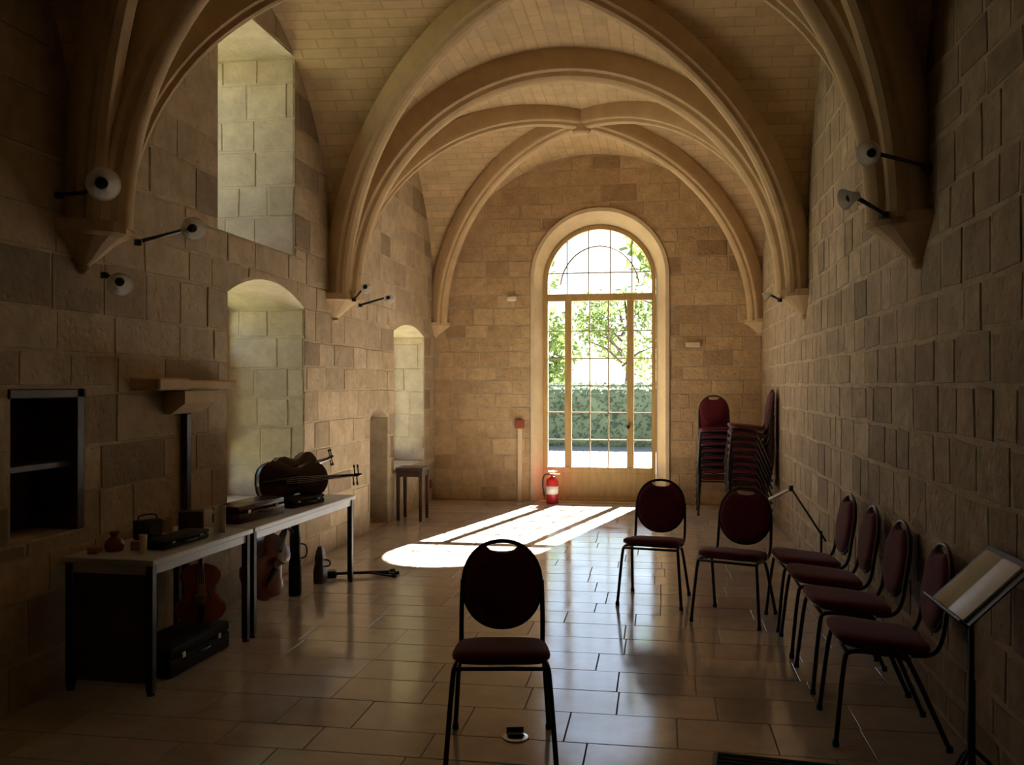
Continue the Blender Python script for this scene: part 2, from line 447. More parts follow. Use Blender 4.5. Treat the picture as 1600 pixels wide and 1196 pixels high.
# right wall
bm = B(); wall_face(bm, PR, YB, YF + 0.5, 0, 5.3, [])
wall_right = struct(finish(bm, 'wall_right', 'mortar'))
pr = lay_blocks(3.2, YF, 0, 5.0, [], vault_z_right, rows=(0.16, 0.29), lens=(0.2, 0.48), seed=31, joint=0.03, jit=0.012)
put_stones(wall_right, PR, pr, m='stone_rubble', seed=7, hmax=0.007)
put_stones(wall_right, PR, lay_blocks(YB, 3.18, 0, 5.0, [], vault_z_right, rows=(0.24, 0.33), lens=(0.4, 0.8), seed=32), seed=8, limit=0)

# far wall with the tall arched window
FW = (-1.744, 0.087, 0.0, 3.162, 0.915)         # opening on the room face
FI = (-1.633, -0.044, 0.0, 3.12, 0.794)         # opening at the frame
bm = B(); wall_face(bm, PF, XL - 0.9, XR + 0.5, 0, 5.3, [FW])
wall_far = struct(finish(bm, 'wall_far', 'mortar'))
put_stones(wall_far, PF, lay_blocks(XL, XR, 0, 5.0, [FW], vault_z_end, rows=(0.17, 0.26), lens=(0.24, 0.55), seed=41, margin=0.05), seed=10, m='stone_far')
bm = B()
o0, o1 = arc_outline(*FW, n=32), arc_outline(*FI, n=32)
oo = arc_outline(FW[0]-0.05, FW[1]+0.05, 0, FW[3], FW[4]+0.05, n=32)
reveal(bm, PF, oo, -0.03, o0, -0.03); reveal(bm, PF, oo, 0.0, oo, -0.03)
reveal(bm, PF, o0, -0.03, o1, 0.18); reveal(bm, PF, o1, 0.18, o1, 0.33)
struct(finish(bm, 'trim_1', 'dressed', None, True, 35))

# back wall
bm = B(); wall_face(bm, PB, XL - 0.3, XR + 0.3, 0, 5.3, [])
wall_back = struct(finish(bm, 'wall_back', 'mortar'))
put_stones(wall_back, PB, lay_blocks(XL, XR, 0, 5.0, [], vault_z_end, rows=(0.24, 0.33), lens=(0.4, 0.8), seed=51), seed=12, limit=0)

# ------------------------------------------------------------------ floor
bm = B(); add_geo(bm, [(XL-1, YB-0.5, -0.006), (XR+0.5, YB-0.5, -0.006), (XR+0.5, YF+0.4, -0.006), (XL-1, YF+0.4, -0.006)], [(0, 1, 2, 3)])
floor = struct(finish(bm, 'floor', 'grout'))
rg = random.Random(77)
def tile(bm, x0, x1, y0, y1):
    z = rg.uniform(-0.0012, 0.0); g = 0.003; c = 0.0015
    tx, ty = rg.uniform(-0.0016, 0.0016), rg.uniform(-0.0016, 0.0016)
    xm, ym = (x0+x1)/2, (y0+y1)/2
    def Z(x, y): return z + (x-xm)*tx + (y-ym)*ty
    r0 = [(x0+g, y0+g), (x1-g, y0+g), (x1-g, y1-g), (x0+g, y1-g)]
    r1 = [(x0+g+c, y0+g+c), (x1-g-c, y0+g+c), (x1-g-c, y1-g-c), (x0+g+c, y1-g-c)]
    loft(bm, [[(x, y, -0.012) for x, y in r0], [(x, y, Z(x, y)-c*0.7) for x, y in r0], [(x, y, Z(x, y)) for x, y in r1]], True, False)
    add_geo(bm, [(x, y, Z(x, y)) for x, y in r1], [(0, 1, 2, 3)])
y = YB; rest = B(); ntile = 0
while y < YF:
    h = rg.choice((0.31, 0.34, 0.38, 0.28))
    if YF - (y + h) < 0.12: h = YF - y
    x = XL - rg.uniform(0, 0.4)
    while x < XR:
        l = rg.uniform(0.38, 0.72); a, b = max(x, XL), min(x + l, XR); x += l
        if XR - b < 0.12: b = XR; x = XR
        if b - a < 0.06: continue
        if y > 2.6 and ntile < 300:
            t = B(); tile(t, a, b, y, y + h); finish(t, 'floor_tile', 'tile', floor); ntile += 1
        else: tile(rest, a, b, y, y + h)
    y += h
o = finish(rest, 'floor_tile_remainder', 'tile', floor); o['kind'] = 'stuff'

# ------------------------------------------------------------------ vault
ceiling = sempty('ceiling')
def bay_pt(i, p, q, z):
    x = XC + A * p; y0, y1 = bline(i, x), bline(i + 1, x)
    return Vector((x, (y0 + y1) / 2 + (y1 - y0) / 2 * q, z))
def cell(bm, uvl, bay, axis, sgn, n=22, k=5):
    b = (BAYS[bay+1] - BAYS[bay]) / 2; yc = (BAYS[bay+1] + BAYS[bay]) / 2
    grid = []
    for i in range(2 * n + 1):
        th = -math.pi/2 + math.pi * i / (2 * n); s = math.sin(th); z = ZS + RISE * math.cos(th)
        row = []
        for j in range(k + 1):
            w = abs(s) + (1 - abs(s)) * j / k
            p = bay_pt(bay, s, sgn * w, z) if axis == 'y' else bay_pt(bay, sgn * w, s, z)
            uv = ((yc + sgn*b*w) if axis == 'y' else sgn*A*w, th * (A if axis == 'y' else b + 0.35))
            row.append((bm.verts.new(p), uv))
        grid.append(row)
    for i in range(2 * n):
        for j in range(k):
            q = [grid[i][j], grid[i+1][j], grid[i+1][j+1], grid[i][j+1]]
            try: f = bm.faces.new([x[0] for x in q])
            except ValueError: continue
            for lp, x in zip(f.loops, q): lp[uvl].uv = x[1]
for bay in range(NB):
    for axis, sgn in (('y', 1), ('y', -1), ('x', 1), ('x', -1)):
        bm = B(); uvl = bm.loops.layers.uv.new('UVMap'); cell(bm, uvl, bay, axis, sgn)
        finish(bm, 'vault_web', 'vault', ceiling, True)
def rib(name, path, prof, side):
    """path: list of (outer point, inward normal); prof: (depth, half-width)"""
    bm = B()
    rings = [[p + n * d + side * w for d, w in prof] for p, n in path]
    loft(bm, rings, True, True)
    return finish(bm, name, 'rib', ceiling, True, 25)
TP = [(-0.04, -0.15), (0.17, -0.15), (0.20, -0.14), (0.215, -0.10), (0.25, -0.085), (0.275, -0.05), (0.285, 0.0), (0.275, 0.05), (0.25, 0.085), (0.215, 0.10), (0.20, 0.14), (0.17, 0.15), (-0.04, 0.15)]
DP = [(-0.04, -0.105), (0.11, -0.105), (0.145, -0.09), (0.16, -0.06), (0.19, -0.05), (0.205, -0.022), (0.205, 0.022), (0.19, 0.05), (0.16, 0.06), (0.145, 0.09), (0.11, 0.105), (-0.04, 0.105)]
for i in range(1, NB):
    e = Vector((XR - XL, SKEW[i], 0)); side = Vector((-e.y, e.x, 0)).normalized(); e = e.normalized()
    path = []
    for k in range(49):
        th = math.pi * k / 48; x = XC - A * math.cos(th)
        n = (e * (math.cos(th) / A) + Vector((0, 0, -math.sin(th) / RISE))).normalized()
        path.append((Vector((x, bline(i, x), ZS + RISE * math.sin(th))), n))
    rib('transverse_rib', path, TP, side)
def diag(i, flip):
    p0, p1 = bay_pt(i, -1, -flip, 0), bay_pt(i, 1, flip, 0)
    h = p1 - p0; Ld = h.length / 2; e = h.normalized(); side = Vector((-e.y, e.x, 0))
    path = []
    for k in range(61):
        th = math.pi * k / 60; s = -math.cos(th) * 0.985
        p = bay_pt(i, s, s * flip, ZS + RISE * math.sin(th))
        n = (e * (math.cos(th) / Ld) + Vector((0, 0, -math.sin(th) / RISE))).normalized()
        path.append((p, n))
    rib('diagonal_rib', path, DP, side)
for i in range(NB):
    diag(i, 1); diag(i, -1)
    bm = B(); lathe(bm, [(0.0, -0.26), (0.08, -0.26), (0.105, -0.24), (0.115, -0.19), (0.115, 0.0), (0, 0)], 24, Matrix.Translation(bay_pt(i, 0, 0, ZS + RISE)))
    finish(bm, 'keystone', 'rib', ceiling, True, 30)
bm = B(); box(bm, (XL-1.0, YB-0.4, 5.3), (XR+0.6, YF+0.36, 5.5)); finish(bm, 'roof_slab', 'mortar', ceiling)
# outer skin closing the space above the vault at the far gable and the back
# corbels
def corbel(parent, x, y, ang, s=1.0):
    """half-octagonal console with its flat side on the wall; ang = direction into the room"""
    bm = B()
    prof = [(0.0, -0.25), (0.035, -0.245), (0.055, -0.225), (0.05, -0.20), (0.10, -0.16), (0.18, -0.09), (0.235, -0.05), (0.26, -0.04), (0.275, -0.03), (0.275, 0.03), (0.0, 0.03)]
    rings = []
    for r, z in prof:
        ring = []
        for j in range(9):
            a = -math.pi/2 + math.pi * j / 8
            rr = max(r, 0.004) * s
            ring.append((x + math.cos(ang + a) * rr, y + math.sin(ang + a) * rr * 0.82, ZS + z * s))
        ring.append((x - math.cos(ang)*0.03 - math.sin(ang)*0.0, y - math.sin(ang)*0.03, ZS + z * s))
        rings.append(ring)
    loft(bm, rings, True, True)
    finish(bm, 'corbel', 'rib', parent)
for i in range(1, NB):
    corbel(wall_left, XL, bline(i, XL), 0.0); corbel(wall_right, XR, bline(i, XR), math.pi)
corbel(wall_far, XL + 0.02, YF - 0.02, -math.pi/4, 0.8); corbel(wall_far, XR - 0.02, YF - 0.02, -3*math.pi/4, 0.8)

# ------------------------------------------------------------------ far window (window_1)
window_1 = sempty('window_1')
YW = YF + 0.20
fu0, fu1, _, fvs, frise = FI; fcu = (fu0 + fu1)/2; fr = (fu1 - fu0)/2
def wbox(name, x0, x1, z0, z1, y0, y1, m='oak', parent=None, bev=0.006):
    bm = B(); box(bm, (x0, y0, z0), (x1, y1, z1), bev); return finish(bm, name, m, parent)
# arched outer frame
bm = B()
o_out, o_in = arc_outline(fu0+0.002, fu1-0.002, 0.0, fvs, fr-0.002, n=32), arc_outline(fu0+0.06, fu1-0.06, 0.06, fvs, fr-0.06, n=32)
for d0, d1 in ((0.2, 0.2), ):
    reveal(bm, PF, o_out, 0.16, o_in, 0.16); reveal(bm, PF, o_in, 0.16, o_in, 0.24); reveal(bm, PF, o_in, 0.24, o_out, 0.24)
finish(bm, 'frame', 'oak', window_1, True, 30)
TZ0, TZ1 = 2.84, 2.94
wbox('transom', fu0+0.05, fu1-0.05, TZ0, TZ1, YF+0.16, YF+0.24, 'oak', window_1)
MX = (-1.282, -0.402); MW = 0.048
for mx in MX: wbox('mullion', mx-MW, mx+MW, 0.46, TZ0, YF+0.165, YF+0.235, 'oak', window_1)
kick = wbox('kick_panel', fu0+0.05, fu1-0.05, 0.03, 0.46, YF+0.16, YF+0.23, 'oak', window_1)
wbox('panel_rail', fu0+0.05, fu1-0.05, 0.395, 0.475, YF+0.145, YF+0.245, 'oak', kick)
wbox('door_sill', fu0+0.02, fu1-0.02, 0.0, 0.06, YF+0.12, YF+0.26, 'oak', window_1)
def pane(x0, x1, z0, z1, parent, y=YW, top=None):
    bm = B()
    if top is None: out = [(x0, z0), (x1, z0), (x1, z1), (x0, z1)]
    else:
        out = [(x0, z0), (x1, z0)] + [(x1 + (x0-x1)*i/10, min(z1, top(x1 + (x0-x1)*i/10))) for i in range(11)]
        if max(p[1] for p in out) - z0 < 0.02: bm.free(); return
    add_geo(bm, [(x, y, max(z, z0)) for x, z in out], [tuple(range(len(out)))])
    finish(bm, 'pane', 'glass', parent)
def vbar(x, z0, z1, w=0.008): wbox('glazing_bar', x-w, x+w, z0, z1, YW-0.018, YW+0.018, 'bar', window_1, 0.003)
def hbar(x0, x1, z, w=0.008): wbox('glazing_bar', x0, x1, z-w, z+w, YW-0.018, YW+0.018, 'bar', window_1, 0.003)
rows = [0.47, 0.86, 1.25, 1.63, 2.02, 2.41, TZ0]
cols_c = [MX[0]+MW, 0, 0, MX[1]-MW]; cols_c[1] = cols_c[0] + (cols_c[3]-cols_c[0])/3; cols_c[2] = cols_c[0] + 2*(cols_c[3]-cols_c[0])/3
groups = [[fu0+0.06, MX[0]-MW], cols_c, [MX[1]+MW, fu1-0.06]]
for g in groups:
    for x in g[1:-1]: vbar(x, rows[0], rows[-1])
    for z in rows[1:-1]: hbar(g[0], g[-1], z)
    for xa, xb in zip(g[:-1], g[1:]):
        for za, zb in zip(rows[:-1], rows[1:]): pane(xa, xb, za, zb, window_1)
ftop = lambda x: fvs + math.sqrt(max(0, (fr-0.06)**2 - (x-fcu)**2))
fx = [fu0+0.06] + [fcu + d for d in (-0.46, -0.153, 0.153, 0.46)] + [fu1-0.06]
HZ = 3.24
for x in fx[1:-1]: vbar(x, TZ1, ftop(x)+0.01)
hbar(fu0+0.06, fu1-0.06, HZ)
for xa, xb in zip(fx[:-1], fx[1:]):
    pane(xa, xb, TZ1, HZ, window_1, top=ftop); pane(xa, xb, HZ, 5, window_1, top=ftop)
bm = B()
tube(bm, [(fcu + 0.56*math.cos(a), YW, fvs - 0.12 + 0.62*math.sin(a)) for a in [math.pi*(0.04 + 0.92*i/28) for i in range(29)]], 0.011, 6)
finish(bm, 'arched_glazing_bar', 'bar', window_1, True)
bm = B(); lathe(bm, [(0, 0), (0.022, 0), (0.022, 0.02), (0.01, 0.03), (0.01, 0.05), (0.028, 0.06), (0.024, 0.075), (0, 0.08)], 14, Matrix.Translation((MX[1]-0.03, YF+0.15, 1.05)) @ Matrix.Rotation(R(90), 4, 'X'))
finish(bm, 'door_knob', 'black', window_1, True)
portal((fcu, YF + 0.34, 2.0), (R(-90), 0, 0), 1.6, 3.9)

# ------------------------------------------------------------------ left windows
def side_window(name, o, dep, cols, nrow):
    w = sempty(name); x = XL - dep
    u0, u1, vb, vs, rise = o; top = vs + rise
    ol = arc_outline(u0+0.002, u1-0.002, vb+0.002, vs, rise-0.002 if rise else 0, n=16); oi = arc_outline(u0+0.075, u1-0.075, vb+0.075, vs - (0.0 if rise else 0.075), max(0, rise-0.06) if rise else 0, n=16)
    if len(ol) != len(oi): oi = arc_outline(u0+0.075, u1-0.075, vb+0.075, vs-0.06, rise, n=16)
    bm = B(); reveal(bm, PL, ol, dep-0.035, oi, dep-0.035); reveal(bm, PL, oi, dep-0.035, oi, dep+0.035); reveal(bm, PL, oi, dep+0.035, ol, dep+0.035)
    finish(bm, 'frame', 'oak', w)
    it = vs - (0.0 if rise else 0.075)
    us = [u0+0.075 + (u1-u0-0.15)*i/cols for i in range(cols+1)]; vsn = [vb+0.075 + (it-vb-0.075)*i/nrow for i in range(nrow+1)]
    for u in us[1:-1]:
        bm = B(); box(bm, (x-0.02, u-0.016, vsn[0]), (x+0.02, u+0.016, vsn[-1] + max(0, rise-0.07)), 0.003); finish(bm, 'glazing_bar', 'oak', w)
    for v in vsn[1:-1] + ([vsn[-1]] if rise else []):
        bm = B(); box(bm, (x-0.018, us[0], v-0.014), (x+0.018, us[-1], v+0.014), 0.003); finish(bm, 'glazing_bar', 'oak', w)
    for a, b in zip(us[:-1], us[1:]):
        for c, d in zip(vsn[:-1], vsn[1:]):
            bm = B(); add_geo(bm, [(x, a, c), (x, b, c), (x, b, d), (x, a, d)], [(0, 1, 2, 3)]); finish(bm, 'pane', 'glass', w)
    portal((x - 0.3, (u0+u1)/2, (vb+top)/2), (0, R(-90), 0), top-vb, u1-u0)
side_window('window_2', W2, 0.78, 2, 4)
side_window('window_3', W3, 1.00, 2, 4)
side_window('window_4', W4, 0.50, 2, 4)

# hatch: shelf, timber jamb
bm = B(); box(bm, (XL-0.30, HATCH[0], 1.19), (XL-0.03, HATCH[1], 1.225), 0.004); finish(bm, 'shelf', 'darkwood', wall_left)
bm = B(); box(bm, (XL-0.29, HATCH[1]-0.07, HATCH[2]), (XL+0.012, HATCH[1], HATCH[3]), 0.006); finish(bm, 'timber_jamb', 'darkwood', wall_left)
bm = B(); box(bm, (XL-0.29, HATCH[0]-0.02, HATCH[3]-0.05), (XL+0.012, HATCH[1]+0.02, HATCH[3]), 0.006); finish(bm, 'timber_lintel', 'darkwood', wall_left)
bm = B(); box(bm, (XL-0.295, HATCH[0], HATCH[2]), (XL-0.27, HATCH[1], HATCH[3]), 0.003); finish(bm, 'back_board', 'darkwood', wall_left)
# low door in the niche
door_1 = sempty('door_1')
dx = XL - 0.40
for i in range(4):
    a = NICHE[0] + 0.012 + i*0.159
    bm = B(); box(bm, (dx-0.03, a, 0.012), (dx, a+0.154, 1.22), 0.004); finish(bm, 'plank', 'darkwood', door_1)
for z in (0.25, 0.95):
    bm = B(); box(bm, (dx, NICHE[0]+0.02, z), (dx+0.012, NICHE[1]-0.08, z+0.04), 0.003); finish(bm, 'strap_hinge', 'black', door_1)

# ------------------------------------------------------------------ outside
bm = B(); add_geo(bm, [(-90, -30, -0.12), (90, -30, -0.12), (90, 160, -0.12), (-90, 160, -0.12)], [(0, 1, 2, 3)])
o = struct(finish(bm, 'ground', 'gravel'))
def leaves(bm, cx, cy, cz, rx, ry, rz, n, size, rg, shell=0.5):
    for _ in range(n):
        while True:
            p = Vector((rg.uniform(-1, 1), rg.uniform(-1, 1), rg.uniform(-1, 1)))
            if shell * shell < p.length_squared < 1: break
        c = Vector((cx + p.x*rx, cy + p.y*ry, cz + p.z*rz))
        a = Vector((rg.gauss(0, 1), rg.gauss(0, 1), rg.gauss(0, 1))).normalized(); b = a.orthogonal().normalized()
        s = size * rg.uniform(0.6, 1.3)
        add_geo(bm, [c - a*s, c + b*s*0.45, c + a*s, c - b*s*0.45], [(0, 1, 2, 3)])
def tree(x, y, h, spread, label, seed, n=1500, lowest=0.35):
    rg = random.Random(seed); t = thing('tree', label, 'tree', (x, y, -0.12), 0, 'trees outside the arched window')
    bm = B(); tube(bm, [(0, 0, 0), (0.05*h*rg.uniform(-1, 1), 0.1, h*0.3), (0.06*h*rg.uniform(-1, 1), 0.2, h*0.6), (0.1, 0.1, h*0.9)], [h*0.03, h*0.022, h*0.014, h*0.004], 8)
    for i in range(7):
        a = rg.uniform(0, 6.28); z0 = h*rg.uniform(0.35, 0.7)
        tube(bm, [(0, 0.1, z0), (math.cos(a)*spread*0.35, math.sin(a)*spread*0.35, z0 + h*0.1), (math.cos(a)*spread*0.8, math.sin(a)*spread*0.8, z0 + h*0.16)], [h*0.01, h*0.007, h*0.002], 6)
    finish(bm, 'trunk', 'bark', t, True)
    bm = B()
    for i in range(14):
        a = rg.uniform(0, 6.28); q = math.sqrt(rg.random()) * spread * 0.75
        leaves(bm, math.cos(a)*q, math.sin(a)*q, h*rg.uniform(lowest, 0.95), spread*0.42, spread*0.42, h*0.12, n//14, 0.16, rg, 0.3)
    o = finish(bm, 'foliage', 'leaf', t); o['kind'] = 'stuff'
tree(-7.4, 42, 8.5, 3.2, 'broad leafy tree outside, seen through the left side of the arched window', 1, 3000)
tree(-1.9, 47, 7.2, 2.6, 'leafy tree outside, seen through the middle of the arched window', 2, 2400)
tree(2.0, 40, 6.0, 2.2, 'low leafy tree outside, seen through the right side light of the arched window', 3, 2000)
tree(-4.4, 32, 4.2, 1.6, 'small leafy tree outside just behind the hedge', 4, 1600)
tree(1.5, 21.5, 6.4, 2.5, 'overhanging leafy tree outside, its branches across the top of the arched window', 5, 2200, 0.74)
# hedge segments
def hedge(x0, x1, y, h, d, label, seed, size=0.075):
    rg = random.Random(seed); t = thing('hedge', label, 'hedge', ((x0+x1)/2, y, -0.12))
    bm = B(); w = (x1-x0)/2
    box(bm, (-w, -d*0.42, 0), (w, d*0.42, h*0.94), 0.1); finish(bm, 'core', 'hedge', t)
    bm = B()
    for _ in range(int(700*w)):
        f = rg.random(); px = rg.uniform(-w, w)
        if f < 0.6: p = Vector((px, -d*0.46 + rg.gauss(0, 0.04), rg.uniform(0, h)))
        else: p = Vector((px, rg.uniform(-d/2, d/2), h + rg.gauss(0, 0.04)))
        a = Vector((rg.gauss(0, 1), rg.gauss(0, 1), rg.gauss(0, 1))).normalized(); b = a.orthogonal().normalized(); s = size * rg.uniform(0.7, 1.3)
        add_geo(bm, [p - a*s, p + b*s*0.5, p + a*s, p - b*s*0.5], [(0, 1, 2, 3)])
    o = finish(bm, 'foliage', 'hedge', t); o['kind'] = 'stuff'
hedge(-11, 5, 26.6, 1.75, 1.2, 'long clipped dark hedge outside across the arched window', 9)
hedge(-12, 12, 0, 2.2, 2.0, 'unseen evergreen hedge added outside the left wall to cut its window light', 10, size=0.2)  # out of view; added and sized to hold back sky light at the left windows
tall = bpy.data.objects['hedge.001']; tall.location = (-10.0, 9.0, -0.12); tall.rotation_euler = (0, 0, R(90))
bm = B(); add_geo(bm, [(-60, -20, -0.1), (XL-1.3, -20, -0.1), (XL-1.3, 60, -0.1), (-60, 60, -0.1)], [(0, 1, 2, 3)]); struct(finish(bm, 'lawn', 'lawn'))

# ------------------------------------------------------------------ chairs
def make_chair():
    t = thing('banquet_chair', '', 'chair')
    # seat cushion: rounded trapezoid loft
    bm = B()
    def ring(k, z, n=36):
        out = []
        for j in range(n):
            a = 2*math.pi*j/n; c, s = math.cos(a), math.sin(a)
            e = 0.42
            x = math.copysign(abs(c)**e, c); y = math.copysign(abs(s)**e, s)
            wx = 0.222 - 0.022*(y*0.5+0.5)
            yy = y*0.212*k - 0.01
            out.append((x*wx*k, yy, z - yy*0.10))
        return out
    loft(bm, [ring(0.93, 0.436), ring(0.99, 0.441), ring(1.0, 0.452), ring(0.985, 0.465), ring(0.93, 0.474), ring(0.75, 0.480), ring(0.4, 0.482)])
    seat = finish(bm, 'seat', 'fabric', t, True, 60)
    bm = B(); loft(bm, [ring(0.90, 0.424), ring(0.92, 0.426), ring(0.92, 0.437)]); finish(bm, 'seat_pan', 'black', seat)
    # oval back: ring + pad, leaning back
    cz, hw, hh = 0.69, 0.186, 0.20
    lean = lambda z: 0.205 + (z - 0.45) * 0.15 + 0.02
    def oval(a, k=1.0):
        c, s = math.cos(a), math.sin(a); e = 0.93
        return (math.copysign(abs(c)**e, c)*hw*k, cz + math.copysign(abs(s)**e, s)*hh*k)
    bm = B()
    n = 44
    def pad_outline(k):
        zmax = cz + hh*0.80
        out = []
        for j in range(n):
            x, z = oval(2*math.pi*j/n, k)
            dip = zmax - 0.012*max(0, 1 - (x/0.075)**2)
            if abs(x) < 0.078 and z > cz: z = min(z, dip)
            out.append((x, z))
        return out
    rings = []
    for k, dy in ((0.55, -0.034), (0.8, -0.031), (0.93, -0.022), (0.985, -0.004), (0.985, 0.010), (0.94, 0.020), (0.6, 0.024)):
        rings.append([(x, lean(z) + dy, z) for x, z in pad_outline(k)])
    loft(bm, rings); finish(bm, 'backrest', 'fabric', t, True, 60)
    bm = B(); tube(bm, [(x, lean(z), z) for x, z in (oval(2*math.pi*j/48) for j in range(48))], 0.0105, 7, closed=True)
    finish(bm, 'back_frame', 'frame', t, True)
    for s in (-1, 1):
        bm = B(); tube(bm, smooth_path([(s*0.186, 0.10, 0.415), (s*0.190, 0.19, 0.418), (s*0.193, lean(0.48), 0.48), (s*0.192, lean(0.60), 0.60), (s*0.188, lean(0.71), 0.71)]), 0.0115, 8)
        finish(bm, 'back_post', 'frame', t, True)
        bm = B(); tube(bm, smooth_path([(s*0.190, 0.02, 0.413), (s*0.200, -0.175, 0.432), (s*0.208, -0.195, 0.385), (s*0.236, -0.235, 0.012)]), 0.0115, 8)
        leg = finish(bm, 'leg', 'frame', t, True)
        bm = B(); lathe(bm, [(0.0, 0.0), (0.015, 0.0), (0.016, 0.012), (0.0135, 0.028), (0, 0.028)], 10, Matrix.Translation((s*0.236, -0.235, 0.0))); finish(bm, 'foot_cap', 'black', leg, True, 40)
        bm = B(); tube(bm, smooth_path([(s*0.184, -0.06, 0.421), (s*0.188, 0.07, 0.408), (s*0.196, 0.10, 0.37), (s*0.222, 0.252, 0.012)]), 0.0115, 8)
        leg = finish(bm, 'leg', 'frame', t, True)
        bm = B(); lathe(bm, [(0.0, 0.0), (0.015, 0.0), (0.016, 0.012), (0.0135, 0.028), (0, 0.028)], 10, Matrix.Translation((s*0.222, 0.252, 0.0))); finish(bm, 'foot_cap', 'black', leg, True, 40)
    for yy, xx, zr in ((0.09, 0.194, 0.397), (-0.18, 0.205, 0.42)):
        bm = B(); tube(bm, [(-xx, yy, zr), (xx, yy, zr)], 0.009, 7); finish(bm, 'seat_rail', 'frame', t, True)
    return t
chair0 = make_chair()
chair0.location = (-0.700, 4.01, 0); chair0.rotation_euler = (0, 0, R(9.3))
chair0['label'] = 'nearest burgundy oval-backed chair, alone in the centre foreground facing the camera'
chair0['group'] = 'burgundy banquet chairs'
G = 'burgundy banquet chairs'
dup(chair0, (-0.035, 6.98, 0), (0, 0, R(-10)), 'burgundy oval-backed chair beside the sunlit patch, left of the middle pair', G)
dup(chair0, (0.523, 6.54, 0), (0, 0, R(-21)), 'burgundy oval-backed chair in front of the stacked chairs, right of the middle pair', G)
row = [(1.03, 4.53, -91, 'burgundy chair along the right wall nearest the camera, behind the music stand'),
       (1.03, 5.24, -88, 'second burgundy chair from the music stand in the row along the right wall'),
       (1.02, 5.88, -90, 'third burgundy chair from the music stand in the row along the right wall'),
       (1.00, 6.46, -87, 'farthest burgundy chair of the row of four along the right wall')]
for x, y, a, l in row: dup(chair0, (x, y, 0), (0, 0, R(a)), l, G)
ORD = ['bottom', 'second from bottom', 'third from bottom', 'fourth from bottom', 'fifth from bottom', 'sixth from bottom', 'seventh from bottom', 'eighth from bottom', 'ninth from bottom']
for k in range(8):
    pos = 'topmost' if k == 7 else ORD[k]
    dup(chair0, (0.715, 11.86, k*0.087), (0, 0, R(2 + (k % 3 - 1)*0.8)), 'burgundy chair, %s in the stack facing forward by the far wall' % pos, 'chairs in the forward-facing stack')
for k in range(9):
    pos = 'topmost' if k == 8 else ORD[k]
    dup(chair0, (1.03, 11.05, k*0.087), (0, 0, R(-90 + (k % 3 - 1)*0.7)), 'burgundy chair, %s in the side-on stack against the right wall' % pos, 'chairs in the side-on stack')

# ------------------------------------------------------------------ tables along the left wall
def table(name, label, x, y, rz, L, D, H, end_panel):
    t = thing(name, label, 'table', (x, y, 0), rz)
    bm = B(); box(bm, (-D, 0, H-0.032), (0, L, H), 0.004); top = finish(bm, 'tabletop', 'laminate', t)
    for sx, sy in ((-0.035, 0.035), (-0.035, L-0.035), (-D+0.035, 0.035), (-D+0.035, L-0.035)):
        bm = B(); box(bm, (sx-0.02, sy-0.02, 0.02), (sx+0.02, sy+0.02, H-0.032), 0.003); lg = finish(bm, 'leg', 'black', t)
        bm = B(); lathe(bm, [(0, 0), (0.022, 0), (0.022, 0.014), (0.014, 0.022), (0, 0.022)], 10, Matrix.Translation((sx, sy, 0))); finish(bm, 'foot', 'black', lg)
    for sx in (-0.035, -D+0.035):
        bm = B(); box(bm, (sx-0.012, 0.055, H-0.085), (sx+0.012, L-0.055, H-0.032), 0.003); finish(bm, 'apron', 'laminate', t)
    for sy in (0.035, L-0.035):
        bm = B(); box(bm, (-D+0.055, sy-0.012, H-0.085), (-0.055, sy+0.012, H-0.032), 0.003); finish(bm, 'apron', 'laminate', t)
    if end_panel:
        bm = B(); box(bm, (-D+0.058, 0.024, 0.06), (-0.058, 0.038, H-0.086), 0.002); finish(bm, 'end_panel', 'darkwood', t)
    return t
TH = 0.72
table('folding_table', 'short grey-topped table nearest the camera along the left wall, dark panel at its end', -2.616, 4.38, R(-2.1), 1.10, 0.55, TH, True)
table('folding_table', 'long grey-topped table below the left window carrying the large viol', -2.575, 5.50, R(-2.1), 1.78, 0.55, TH, False)

